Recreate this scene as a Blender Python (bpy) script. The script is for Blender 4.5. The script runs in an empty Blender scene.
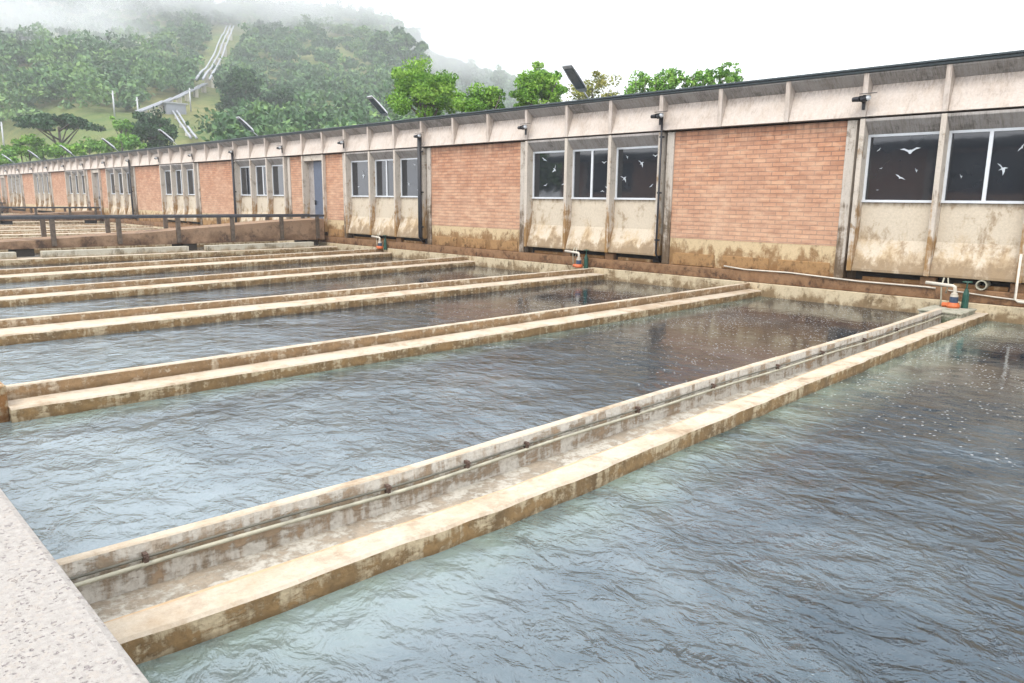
import bpy, bmesh, math, random
import numpy as np
from mathutils import Vector, Matrix
random.seed(7); RNG = np.random.default_rng(11)
S = bpy.context.scene; COL = S.collection
R = math.radians

# ------------------------------------------------------------------ camera
cam_d = bpy.data.cameras.new('camera'); cam = bpy.data.objects.new('camera', cam_d); COL.objects.link(cam)
M3 = Matrix(((0.6991451431271148, 0.14253716838452596, -0.7006277360129896),
             (0.7148850091516131, -0.1234083755083308, 0.6882657891720994),
             (0.011640125947089472, -0.9820659491517442, -0.18817805128287352)))
# columns: right, down, forward -> Blender wants right, up, back
right = Vector((0.69914514, 0.71488501, 0.01164013)).normalized()
fwd = Vector((-0.70062774*-1, 0, 0))
fwd = Vector((-0.7, 0.7, -0.19))
def _axes(yaw, pit, rol):
    f = Vector((-math.sin(yaw)*math.cos(pit), math.cos(yaw)*math.cos(pit), -math.sin(pit)))
    r = Vector((math.cos(yaw), math.sin(yaw), 0)); d = f.cross(r)
    return math.cos(rol)*r+math.sin(rol)*d, -math.sin(rol)*r+math.cos(rol)*d, f
r_, d_, f_ = _axes(0.7942985, 0.18930673, -0.01185214)
cam.matrix_world = Matrix(((r_.x, -d_.x, -f_.x, 0), (r_.y, -d_.y, -f_.y, 0), (r_.z, -d_.z, -f_.z, 0), (0, 0, 0, 1)))
cam_d.sensor_width = 36; cam_d.lens = 741.871/1024*36; cam_d.clip_start = .05; cam_d.clip_end = 6000
S.camera = cam

# ------------------------------------------------------------------ world, sun, exposure
SUN_EL, SUN_AZ = R(58), R(-35)          # high, veiled sun behind the camera's left shoulder
w = bpy.data.worlds.new('World'); S.world = w; w.use_nodes = True
nt = w.node_tree; nt.nodes.clear()
sky = nt.nodes.new('ShaderNodeTexSky'); sky.sky_type = 'NISHITA'; sky.sun_disc = False
sky.sun_elevation = SUN_EL; sky.sun_rotation = R(200); sky.air_density = 1.2; sky.dust_density = 4; sky.ozone_density = 1
tc = nt.nodes.new('ShaderNodeTexCoord'); mp = nt.nodes.new('ShaderNodeMapping'); mp.inputs['Scale'].default_value = (1, 1, 2.6)
nz = nt.nodes.new('ShaderNodeTexNoise'); nz.inputs['Scale'].default_value = 2.2; nz.inputs['Detail'].default_value = 6
rp = nt.nodes.new('ShaderNodeValToRGB'); rp.color_ramp.elements[0].position = .3; rp.color_ramp.elements[1].position = .75
rp.color_ramp.elements[0].color = (9.2, 9.6, 10.4, 1); rp.color_ramp.elements[1].color = (11.5, 11.6, 11.8, 1)
mx = nt.nodes.new('ShaderNodeMix'); mx.data_type = 'RGBA'; mx.inputs[0].default_value = .93
bg = nt.nodes.new('ShaderNodeBackground'); bg.inputs[1].default_value = .13
wo = nt.nodes.new('ShaderNodeOutputWorld')
L = nt.links.new
L(tc.outputs['Generated'], mp.inputs[0]); L(mp.outputs[0], nz.inputs['Vector']); L(nz.outputs[0], rp.inputs[0])
L(sky.outputs[0], mx.inputs[6]); L(rp.outputs[0], mx.inputs[7]); L(mx.outputs[2], bg.inputs[0]); L(bg.outputs[0], wo.inputs[0])
sd = bpy.data.lights.new('sun', 'SUN'); sun = bpy.data.objects.new('sun', sd); COL.objects.link(sun)
sd.energy = 1.2; sd.angle = R(20); sd.color = (1, .95, .87)
sv = Vector((-math.sin(R(-20))*math.cos(SUN_EL)*1, -math.cos(R(-20))*math.cos(SUN_EL), math.sin(SUN_EL)))
sun.rotation_euler = (-sv).to_track_quat('-Z', 'Y').to_euler()
S.view_settings.view_transform = 'Standard'; S.view_settings.look = 'None'
S.view_settings.exposure = 0.95; S.view_settings.gamma = 1
S.render.engine = 'CYCLES'
S.cycles.max_bounces = 6; S.cycles.volume_bounces = 1; S.cycles.transparent_max_bounces = 6

# ------------------------------------------------------------------ helpers
class MB:
    def __init__(s): s.v = []; s.f = []; s.m = []; s.mi = 0
    def quad(s, a, b, c, d):
        n = len(s.v); s.v += [tuple(a), tuple(b), tuple(c), tuple(d)]; s.f.append((n, n+1, n+2, n+3)); s.m.append(s.mi)
    def poly(s, pts):
        n = len(s.v); s.v += [tuple(p) for p in pts]; s.f.append(tuple(range(n, n+len(pts)))); s.m.append(s.mi)
    def box(s, x0, x1, y0, y1, z0, z1):
        n = len(s.v)
        s.v += [(x0,y0,z0),(x1,y0,z0),(x1,y1,z0),(x0,y1,z0),(x0,y0,z1),(x1,y0,z1),(x1,y1,z1),(x0,y1,z1)]
        for q in ((0,3,2,1),(4,5,6,7),(0,1,5,4),(1,2,6,5),(2,3,7,6),(3,0,4,7)):
            s.f.append(tuple(n+i for i in q)); s.m.append(s.mi)
        return s
    def prismx(s, x0, x1, yz):           # closed profile in (y,z) run along x
        n = len(s.v); k = len(yz)
        s.v += [(x0, y, z) for y, z in yz]+[(x1, y, z) for y, z in yz]
        for i in range(k):
            j = (i+1) % k; s.f.append((n+i, n+j, n+k+j, n+k+i)); s.m.append(s.mi)
        s.f.append(tuple(n+i for i in range(k-1, -1, -1))); s.f.append(tuple(n+k+i for i in range(k))); s.m += [s.mi, s.mi]
        return s
    def tube(s, pts, r, seg=8, cap=True):
        pts = [Vector(p) for p in pts]; rs = r if isinstance(r, (list, tuple)) else [r]*len(pts)
        n0 = len(s.v); up = None
        for i, p in enumerate(pts):
            t = (pts[min(i+1, len(pts)-1)]-pts[max(i-1, 0)]).normalized()
            if up is None: up = Vector((0, 0, 1)) if abs(t.z) < .9 else Vector((1, 0, 0))
            a = t.cross(up); a = a.normalized() if a.length > 1e-6 else Vector((1, 0, 0)); b = a.cross(t).normalized(); up = b
            for k in range(seg):
                an = 2*math.pi*k/seg; q = p+(a*math.cos(an)+b*math.sin(an))*rs[i]; s.v.append(tuple(q))
        for i in range(len(pts)-1):
            for k in range(seg):
                a0 = n0+i*seg+k; a1 = n0+i*seg+(k+1) % seg
                s.f.append((a0, a1, a1+seg, a0+seg)); s.m.append(s.mi)
        if cap:
            s.f.append(tuple(n0+k for k in range(seg-1, -1, -1))); s.m.append(s.mi)
            e = n0+(len(pts)-1)*seg; s.f.append(tuple(e+k for k in range(seg))); s.m.append(s.mi)
        return s
    def build(s, name, mats, parent=None, bevel=0, smooth=False):
        me = bpy.data.meshes.new(name); me.from_pydata(s.v, [], s.f)
        if not isinstance(mats, (list, tuple)): mats = [mats]
        for m in mats: me.materials.append(m)
        if len(mats) > 1: me.polygons.foreach_set('material_index', s.m)
        if smooth: me.polygons.foreach_set('use_smooth', [True]*len(me.polygons))
        me.validate(); me.update()
        o = bpy.data.objects.new(name, me); COL.objects.link(o)
        if parent: o.parent = parent
        if bevel:
            b = o.modifiers.new('bevel', 'BEVEL'); b.width = bevel; b.segments = 2; b.limit_method = 'ANGLE'
        return o
def tag(o, label=None, cat=None, group=None, kind=None):
    if label: o['label'] = label
    if cat: o['category'] = cat
    if group: o['group'] = group
    if kind: o['kind'] = kind
    return o
def empty(name, loc=(0, 0, 0)):
    o = bpy.data.objects.new(name, None); COL.objects.link(o); o.location = loc; o.empty_display_size = .2; return o
def copy_tree(o, parent=None):
    c = o.copy(); COL.objects.link(c)
    if parent: c.parent = parent
    for ch in [q for q in bpy.data.objects if q.parent == o]: copy_tree(ch, c)
    return c

# ------------------------------------------------------------------ materials
class NT:
    def __init__(s, name):
        s.m = bpy.data.materials.new(name); s.m.use_nodes = True; s.t = s.m.node_tree; s.b = s.t.nodes['Principled BSDF']
        s.pos = s.n('ShaderNodeNewGeometry').outputs['Position']
    def n(s, t, **k):
        q = s.t.nodes.new(t)
        for a, b in k.items(): setattr(q, a, b)
        return q
    def l(s, a, b): s.t.links.new(a, b)
    def map(s, sc, loc=(0, 0, 0), src=None):
        q = s.n('ShaderNodeMapping'); q.inputs['Scale'].default_value = sc; q.inputs['Location'].default_value = loc
        s.l(src or s.pos, q.inputs[0]); return q.outputs[0]
    def noise(s, sc, vec=None, detail=6, rough=.55, dist=0):
        q = s.n('ShaderNodeTexNoise'); q.inputs['Scale'].default_value = sc; q.inputs['Detail'].default_value = detail
        q.inputs['Roughness'].default_value = rough; q.inputs['Distortion'].default_value = dist
        s.l(vec if vec is not None else s.pos, q.inputs['Vector']); return q.outputs[0]
    def rng(s, v, a, b, c=0, d=1):
        q = s.n('ShaderNodeMapRange'); q.inputs[1].default_value = a; q.inputs[2].default_value = b
        q.inputs[3].default_value = c; q.inputs[4].default_value = d; s.l(v, q.inputs[0]); return q.outputs[0]
    def math(s, op, a, b=None):
        q = s.n('ShaderNodeMath', operation=op)
        for i, x in enumerate((a, b)):
            if x is None: continue
            if isinstance(x, (int, float)): q.inputs[i].default_value = x
            else: s.l(x, q.inputs[i])
        return q.outputs[0]
    def mix(s, f, a, b, mode='MIX'):
        q = s.n('ShaderNodeMix', data_type='RGBA', blend_type=mode)
        for i, x in ((0, f), (6, a), (7, b)):
            if isinstance(x, (int, float)): q.inputs[i].default_value = x
            elif isinstance(x, tuple): q.inputs[i].default_value = (*x[:3], 1)
            else: s.l(x, q.inputs[i])
        return q.outputs[2]
    def xyz(s): 
        q = s.n('ShaderNodeSeparateXYZ'); s.l(s.pos, q.inputs[0]); return q.outputs
    def bump(s, h, strength, dist=.01, normal=None):
        q = s.n('ShaderNodeBump'); q.inputs['Strength'].default_value = strength; q.inputs['Distance'].default_value = dist
        s.l(h, q.inputs['Height'])
        if normal is not None: s.l(normal, q.inputs['Normal'])
        s.l(q.outputs[0], s.b.inputs['Normal']); return q.outputs[0]
    def out(s, col=None, rough=.85, spec=.3, metal=0):
        if col is not None:
            if isinstance(col, tuple): s.b.inputs['Base Color'].default_value = (*col[:3], 1)
            else: s.l(col, s.b.inputs['Base Color'])
        if isinstance(rough, (int, float)): s.b.inputs['Roughness'].default_value = rough
        else: s.l(rough, s.b.inputs['Roughness'])
        s.b.inputs['Specular IOR Level'].default_value = spec; s.b.inputs['Metallic'].default_value = metal
        return s.m
def plain(name, col, rough=.6, spec=.4, metal=0, var=.25, sc=9):
    t = NT(name); n = t.noise(sc)
    c = t.mix(t.rng(n, .3, .7), tuple(x*(1-var) for x in col), tuple(min(1, x*(1+var*.6)) for x in col))
    return t.out(c, rough, spec, metal)

def weathered(name, base, stain, dark, zhi=None, zlo=None, amt=.5, streak=(5, 5, .5), patch=1.6, fine=22, top=None, foot=None):
    """Concrete with mould and rust: mottling, downward streaks, and a wash that grows between two heights."""
    t = NT(name)
    big = t.noise(patch, detail=9, rough=.7, dist=.4)
    st = t.noise(1, t.map(streak), detail=8, rough=.68, dist=.15)
    st2 = t.noise(1, t.map(tuple(q*2.7 for q in streak), (3, 7, 1)), detail=6, rough=.65)
    fn = t.noise(fine, detail=6, rough=.75)
    c = t.mix(t.rng(fn, .32, .7), tuple(x*.84 for x in base), tuple(min(1, x*1.07) for x in base))
    if zhi is not None:
        g = t.rng(t.xyz()[2], zhi, zlo)
    else:
        g = t.math('ADD', t.math('MULTIPLY', st, .5), .3)
    f1 = t.rng(t.math('ADD', t.math('ADD', st, t.math('MULTIPLY', big, .6)), t.math('MULTIPLY', g, .30)), .90, 1.12)
    f1 = t.math('MULTIPLY', f1, t.math('ADD', .25, t.math('MULTIPLY', g, .75)))
    c = t.mix(t.math('MULTIPLY', f1, min(1, amt*1.9)), c, stain)
    f2 = t.math('MULTIPLY', t.rng(t.math('ADD', st2, t.math('MULTIPLY', g, .12)), .56, .70), t.rng(big, .42, .58))
    c = t.mix(t.math('MULTIPLY', f2, amt*1.3), c, dark)
    f3 = t.rng(t.math('ADD', t.math('MULTIPLY', big, .7), t.math('MULTIPLY', fn, .3)), .545, .60)
    c = t.mix(t.math('MULTIPLY', f3, amt*.9), c, dark)
    if top is not None:                       # run-off dirt that starts at an upper edge
        g3 = t.math('MULTIPLY', t.rng(t.xyz()[2], top[1], top[0]), t.rng(st2, .40, .62))
        c = t.mix(t.math('MULTIPLY', g3, .7), c, dark)
    if foot is not None:                      # splash grime that climbs from a lower edge
        g4 = t.math('ADD', t.rng(t.xyz()[2], foot[0], foot[1], -.25, .55), t.math('MULTIPLY', t.math('SUBTRACT', t.math('ADD', st, big), 1.0), 2.2))
        c = t.mix(t.math('MULTIPLY', t.rng(g4, .0, .45), .8), c, foot[2])
    t.bump(t.math('ADD', fn, big), .6, .012)
    return t.out(c, .9, .2)

mt = {}
mt['fascia'] = weathered('fascia concrete', (.55, .485, .43), (.42, .33, .25), (.26, .21, .175), amt=.28, streak=(9, 9, .7), top=(2.62, 2.35))
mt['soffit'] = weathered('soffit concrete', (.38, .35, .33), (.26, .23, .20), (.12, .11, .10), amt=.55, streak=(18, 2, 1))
mt['bay'] = weathered('bay concrete', (.56, .485, .38), (.40, .25, .095), (.21, .135, .07), zhi=-.2, zlo=-1.6, amt=.50, streak=(2.6, 2.6, 1.1), patch=2.0, top=(.02, -.12), foot=(-.98, -1.42, (.24, .18, .12)))
mt['fin'] = weathered('fin concrete', (.54, .48, .41), (.40, .23, .075), (.09, .065, .04), zhi=.9, zlo=-1.6, amt=.50, streak=(9, 9, .9), patch=2.4, foot=(.3, -1.5, (.26, .15, .06)))
mt['post'] = weathered('post concrete', (.50, .45, .39), (.24, .155, .08), (.07, .05, .035), zhi=1.4, zlo=-1.5, amt=.55, streak=(9, 9, .7), patch=2.2, foot=(.2, -1.4, (.10, .07, .045)))
mt['plinth'] = weathered('stained plinth', (.56, .43, .26), (.27, .135, .05), (.08, .045, .025), zhi=-1.0, zlo=-1.7, amt=.58, streak=(4, 4, 1.4), patch=3, foot=(-1.02, -1.42, (.22, .12, .05)))
mt['beam'] = weathered('brown wet beam', (.26, .15, .08), (.13, .065, .032), (.05, .03, .02), zhi=-1.6, zlo=-2.1, amt=.6, streak=(3, 3, 2), patch=2)
mt['block'] = weathered('brown soaked block', (.34, .20, .09), (.17, .085, .035), (.06, .035, .02), zhi=-1.35, zlo=-1.8, amt=.6, streak=(4, 4, 3), patch=3.5)
mt['basin'] = weathered('basin wall', (.52, .43, .29), (.22, .135, .06), (.09, .06, .03), zhi=-1.8, zlo=-2.5, amt=.7, streak=(3.2, 3.2, 1.6), patch=3.2, foot=(-2.1, -2.34, (.19, .13, .07)))
mt['crest'] = weathered('crest concrete', (.50, .43, .34), (.37, .27, .17), (.22, .15, .09), amt=.42, streak=(2, 2, 2), patch=1.5)
mt['walk'] = weathered('walkway concrete', (.30, .20, .13), (.13, .08, .05), (.05, .035, .03), zhi=-1.0, zlo=-1.9, amt=.6, streak=(1.5, 1.5, 1.5), patch=1.2)
mt['greybox'] = weathered('pale grey curb', (.46, .43, .35), (.25, .19, .11), (.1, .08, .05), zhi=-1.9, zlo=-2.2, amt=.5, streak=(3, 3, 1))

def face_mat(name, pale, brown, dark, z0, z1, thr=.5, sc=(2.2, 2.2, 6), wl=.95):
    """Splash band: brown algae crust broken by pale plaster that shows through."""
    t = NT(name); z = t.xyz()[2]
    n = t.noise(1, t.map(sc), detail=10, rough=.76, dist=.3); n2 = t.noise(3.1, detail=6, rough=.6); fn = t.noise(30, detail=4)
    g = t.rng(z, z0, z1)
    band = t.math('SUBTRACT', 1, t.math('ABSOLUTE', t.math('SUBTRACT', t.math('MULTIPLY', g, 2), 1)))
    dr = t.noise(1, t.map((9, 9, 1.5), (5, 1, 0)), detail=6, rough=.65)
    chip = t.noise(7, detail=7, rough=.75)
    f = t.rng(t.math('ADD', t.math('ADD', t.math('MULTIPLY', n, .62), t.math('MULTIPLY', dr, .38)), t.math('MULTIPLY', band, .10)), thr, thr+.06)
    f = t.math('MULTIPLY', f, t.rng(chip, .36, .45))
    c = t.mix(t.math('MULTIPLY', f, .92), t.mix(t.math('MULTIPLY', t.rng(dr, .48, .62), .5), pale, brown), t.mix(t.rng(n2, .35, .65), brown, dark))
    c = t.mix(t.math('MULTIPLY', t.rng(z, z0+(z1-z0)*.55, z0+(z1-z0)*.8), t.rng(chip, .35, .6, .35*wl, wl)), c, tuple(q*.7 for q in dark))
    c = t.mix(t.math('MULTIPLY', t.rng(fn, .45, .7), .35), c, tuple(x*.45 for x in brown))
    t.bump(t.math('ADD', fn, t.math('MULTIPLY', f, .6)), .7, .012)
    return t.out(c, .85, .3)
mt['splash'] = face_mat('splash band', (.46, .37, .24), (.27, .165, .07), (.12, .075, .035), -2.18, -2.42, .505)
mt['upstand'] = face_mat('upstand face', (.50, .42, .31), (.30, .19, .095), (.19, .12, .06), -2.0, -2.22, .50)
mt['trough_face'] = face_mat('trough wall face', (.52, .49, .43), (.34, .24, .15), (.22, .18, .13), -2.03, -2.36, .545, (2.4, 2.4, 10), 0)
mt['trough_floor'] = face_mat('trough floor', (.44, .41, .35), (.34, .28, .21), (.24, .2, .15), -2.2, -2.5, .56, (3, 2, 3), 0)

def brick_mat():
    t = NT('salmon brick')
    o = t.xyz(); cb = t.n('ShaderNodeCombineXYZ'); t.l(t.math('ADD', o[0], o[1]), cb.inputs[0]); t.l(o[2], cb.inputs[1])
    b = t.n('ShaderNodeTexBrick'); t.l(cb.outputs[0], b.inputs['Vector'])
    b.inputs['Scale'].default_value = 1; b.inputs['Brick Width'].default_value = .36; b.inputs['Row Height'].default_value = .108
    b.inputs['Mortar Size'].default_value = .011; b.inputs['Mortar Smooth'].default_value = .3; b.inputs['Bias'].default_value = -.1
    b.inputs['Color1'].default_value = (.52, .265, .155, 1); b.inputs['Color2'].default_value = (.41, .195, .115, 1)
    b.inputs['Mortar'].default_value = (.24, .15, .11, 1)
    n = t.noise(1.3, detail=6); fn = t.noise(25, detail=5, rough=.7); z = o[2]
    c = t.mix(t.math('MULTIPLY', t.rng(n, .4, .7), .55), b.outputs[0], (.58, .38, .26))
    c = t.mix(t.math('MULTIPLY', t.rng(z, 1.2, -1.0), .35), c, (.60, .43, .30))
    c = t.mix(t.math('MULTIPLY', t.rng(fn, .4, .7), .3), c, (.28, .14, .09))
    cn = t.noise(1, t.map((2.9, 2.9, 9.2)), detail=2, rough=.4)
    c = t.mix(t.math('MULTIPLY', t.rng(cn, .55, .66), .34), c, (.30, .15, .095))
    c = t.mix(t.math('MULTIPLY', t.rng(cn, .44, .34), .3), c, (.66, .45, .30))
    st = t.noise(1, t.map((8, 8, .7)), detail=6)
    c = t.mix(t.math('MULTIPLY', t.math('MULTIPLY', t.rng(z, 1.3, 1.9), t.rng(st, .4, .65)), .55), c, (.12, .06, .045))
    t.bump(t.math('ADD', t.math('MULTIPLY', b.outputs[1], -1), t.math('MULTIPLY', fn, .5)), .8, .012)
    return t.out(c, .85, .25)
mt['brick'] = brick_mat()
mt['roof'] = plain('dark roof edge', (.045, .06, .065), .5)
mt['roofing'] = plain('roof membrane', (.16, .16, .15), .9)
mt['white'] = plain('white frame paint', (.62, .64, .66), .4, var=.08)
mt['sticker'] = plain('white sticker', (.50, .53, .56), .6, var=.05)
mt['black'] = plain('black pipe', (.018, .018, .022), .45)
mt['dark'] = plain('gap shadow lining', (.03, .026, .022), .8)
mt['rail'] = plain('dark rail paint', (.05, .052, .06), .4, var=.3)
mt['railpost'] = plain('rusty rail post', (.11, .085, .065), .7, var=.4)
mt['door'] = plain('grey blue door', (.085, .105, .15), .45, var=.1)
mt['pvc'] = plain('cream pvc', (.55, .5, .42), .4, var=.15)
mt['pipegrey'] = plain('old grey pipe', (.36, .34, .26), .5, var=.3)
mt['pipedark'] = plain('dark conduit', (.12, .115, .09), .6, var=.4)
mt['rust'] = plain('rusty clamp', (.10, .065, .05), .8, var=.4)
mt['orange'] = plain('orange flange', (.50, .12, .035), .45, var=.1)
mt['blue'] = plain('blue coupling', (.04, .06, .10), .4)
mt['green'] = plain('green valve paint', (.015, .07, .05), .4, var=.3)
mt['steel'] = plain('steel', (.42, .43, .44), .4, metal=.5)
mt['lens'] = plain('lamp lens', (.08, .1, .11), .15, spec=.5)
mt['penstock'] = plain('white penstock paint', (.27, .28, .31), .5, var=.1, sc=.5)
mt['box'] = weathered('valve box', (.38, .36, .29), (.10, .14, .08), (.06, .07, .04), zhi=-1.9, zlo=-2.4, amt=.6, streak=(9, 9, 4), patch=6)

def glass_mat():
    t = NT('dark window glass'); n = t.noise(1.1, detail=3); 
    t.bump(n, .06, .02)
    t.b.inputs['IOR'].default_value = 1.7
    return t.out(t.mix(n, (.012, .014, .018), (.03, .034, .04)), .04, .55)
mt['glass'] = glass_mat()

def aggregate():
    t = NT('parapet aggregate'); v = t.n('ShaderNodeTexVoronoi'); v.inputs['Scale'].default_value = 88
    wv = t.n('ShaderNodeVectorMath', operation='ADD'); nw = t.n('ShaderNodeTexNoise'); nw.inputs['Scale'].default_value = 45; t.l(t.pos, nw.inputs['Vector'])
    ws = t.n('ShaderNodeVectorMath', operation='SCALE'); ws.inputs['Scale'].default_value = .03; t.l(nw.outputs['Color'], ws.inputs[0]); t.l(t.pos, wv.inputs[0]); t.l(ws.outputs[0], wv.inputs[1]); t.l(wv.outputs[0], v.inputs['Vector'])
    wn = t.n('ShaderNodeSeparateColor'); t.l(v.outputs['Color'], wn.inputs[0])
    n = t.noise(60, detail=5, rough=.7); big = t.noise(4); nz = t.noise(14, detail=4, rough=.6)
    c = t.mix(t.rng(n, .3, .7), (.27, .25, .23), (.40, .375, .345))
    pit = t.math('MULTIPLY', t.rng(wn.outputs[0], .66, .70), t.rng(v.outputs['Distance'], .46, .30))
    pit = t.math('MULTIPLY', pit, t.rng(nz, .42, .5))
    c = t.mix(pit, c, (.24, .21, .205))
    c = t.mix(t.math('MULTIPLY', t.rng(wn.outputs[1], .8, .85), .5), c, (.36, .32, .28))
    c = t.mix(t.math('MULTIPLY', t.rng(t.noise(120, detail=3), .58, .68), .6), c, (.2, .17, .17))
    t.bump(t.math('SUBTRACT', n, pit), .8, .008)
    return t.out(c, .85, .3)
mt['parapet'] = aggregate()

def water_mat():
    t = NT('treated water')
    o = t.xyz(); y = o[1]
    # body: dark clear water with milky drifts over a painted reflection gradient
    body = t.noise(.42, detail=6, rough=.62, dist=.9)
    # painted reflection: sky pale near the parapet, darker towards the building and the right
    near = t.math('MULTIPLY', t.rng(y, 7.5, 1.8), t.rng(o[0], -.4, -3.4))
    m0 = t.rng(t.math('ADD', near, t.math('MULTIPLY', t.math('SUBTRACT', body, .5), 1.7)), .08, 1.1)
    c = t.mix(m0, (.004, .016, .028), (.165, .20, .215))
    led = t.math('MAXIMUM', t.math('MULTIPLY', t.rng(o[0], -2.9, -3.75), t.math('GREATER_THAN', o[0], -4.2)), t.math('MULTIPLY', t.rng(o[0], -8.3, -8.95), t.math('GREATER_THAN', o[0], -9.4)))
    led = t.math('MULTIPLY', led, t.rng(t.noise(1.7, detail=5), .35, .6, .25, .9))
    c = t.mix(led, c, (.17, .22, .18))
    v = t.n('ShaderNodeTexVoronoi'); v.inputs['Scale'].default_value = 20; v.inputs['Randomness'].default_value = 1
    t.l(t.map((1, 1, .01)), v.inputs['Vector']); sc = t.n('ShaderNodeSeparateColor'); t.l(v.outputs['Color'], sc.inputs[0])
    dens = t.math('MULTIPLY', t.rng(y, 7.5, 12.5), t.rng(t.noise(.9, detail=5, rough=.65), .42, .62))
    fl = t.math('MULTIPLY', t.rng(v.outputs['Distance'], .34, .20), t.math('LESS_THAN', sc.outputs[0], t.math('MULTIPLY', dens, .75)))
    c = t.mix(t.math('MULTIPLY', fl, .85), c, (.38, .37, .35))
    amp = t.math('MULTIPLY', t.rng(y, 12.0, 4.5, .06, 1.0), t.rng(t.noise(.6, detail=3), .35, .62, .6, 1.15))
    def ridge(scale, vec, dist, p, width):
        n = t.noise(scale, vec, detail=3, rough=.5, dist=dist)
        q = t.math('SUBTRACT', 1, t.math('MULTIPLY', t.math('ABSOLUTE', t.math('SUBTRACT', n, .5)), width))
        return t.math('POWER', t.math('MAXIMUM', q, 0), p)
    w1 = t.noise(1.0, t.map((.9, 1.2, 0)), detail=2, rough=.5)
    w2 = t.noise(3.6, t.map((.92, 1.2, 0), (7, 3, 0)), detail=5, rough=.56, dist=.7)
    r1 = ridge(1.9, t.map((.95, 1.15, 0), (3, 9, 0)), .25, 2.2, 5.5)
    r2 = ridge(4.6, t.map((.95, 1.15, 0), (1, 2, 0)), .2, 1.8, 4.5)
    w3 = t.noise(13, t.map((.85, 1.2, 0)), detail=3, rough=.6)
    A = lambda *q: q[0] if len(q) == 1 else t.math('ADD', q[0], A(*q[1:]))
    Mu = lambda a, k: t.math('MULTIPLY', a, k)
    h = A(Mu(w1, .95), Mu(w2, .62), Mu(r1, .07), Mu(r2, .05), Mu(w3, .11))
    t.bump(t.math('MULTIPLY', h, amp), 1.0, .10)
    m_ = t.out(c, t.math('ADD', t.math('MULTIPLY', fl, .5), .02), .5)
    t.b.inputs['IOR'].default_value = 1.85
    t.b.inputs['Specular Tint'].default_value = (.80, .93, 1, 1)
    return m_
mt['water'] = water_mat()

# ------------------------------------------------------------------ setting: terrain, water
F = 17.65                        # front plane of fins and lintels
WATER = -2.36
def smooth(x, a, b):
    t = np.clip((x-a)/(b-a), 0, 1); return t*t*(3-2*t)
def vnoise(x, y, s, seed=0):
    x = np.asarray(x)/s+seed*17.3; y = np.asarray(y)/s-seed*9.1
    xi = np.floor(x); yi = np.floor(y); fx = x-xi; fy = y-yi
    fx = fx*fx*(3-2*fx); fy = fy*fy*(3-2*fy)
    h = lambda a, b: (np.sin(a*127.1+b*311.7+seed*7.7)*43758.5453) % 1
    return (h(xi, yi)*(1-fx)+h(xi+1, yi)*fx)*(1-fy)+(h(xi, yi+1)*(1-fx)+h(xi+1, yi+1)*fx)*fy
def az_of_u(u): return 45.5+np.degrees(np.arctan((512-np.asarray(u, float))/742))
_u = np.array([-700, -300, 0, 150, 205, 228, 245, 330, 400, 425, 450, 500, 540, 600, 700, 1024, 1600])
_e = np.array([.06, .26, .30, .28, .235, .205, .22, .222, .208, .186, .168, .152, .132, .10, .05, .015, .01])
_az = az_of_u(_u)[::-1]; _ee = _e[::-1]
def terr(x, y):
    x = np.asarray(x, float); y = np.asarray(y, float)
    r = np.hypot(x, y)+1e-6; az = np.degrees(np.arctan2(-x, y))
    em = np.interp(az, _az, _ee); em = np.where((az < -20) | (az > 112), .01, em)
    far = smooth(az, 54.5, 50.5)                 # the ridge seen right of the near hill lies further off
    Ls = 350+700*far; r0 = 100+120*far
    e = .03+.22*(1-np.exp(-np.maximum(r-r0, 0)/Ls)) + .00006*np.maximum(r-500, 0)
    e = np.where(e < em, e, em-(e-em)*.5)
    k = smooth(y, 20, 60)*smooth(r, 50, 130)
    z = e*r*k + (1-k)*(-1.6)
    bumpy = (vnoise(x, y, 70, 1)-.5)*14+(vnoise(x, y, 28, 2)-.5)*5
    return z+bumpy*smooth(r, 130, 330)*k
def raydir(u, v):
    u = float(u); v = float(v)
    return ((u-512)/741.871*r_+(v-341.5)/741.871*d_+f_).normalized()
def hit(u, v, r0=90, r1=1500):                   # where a line of sight meets the hillside
    d = raydir(u, v); hz = math.hypot(d.x, d.y)
    for r in np.arange(r0, r1, 2.0):
        x, y, z = d.x/hz*r, d.y/hz*r, d.z/hz*r
        if terr(x, y) >= z: return Vector((x, y, float(terr(x, y))))
    return None
def bearing(u, r, v=160):
    d = raydir(u, v); h = math.hypot(d.x, d.y); return d.x/h*r, d.y/h*r

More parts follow.
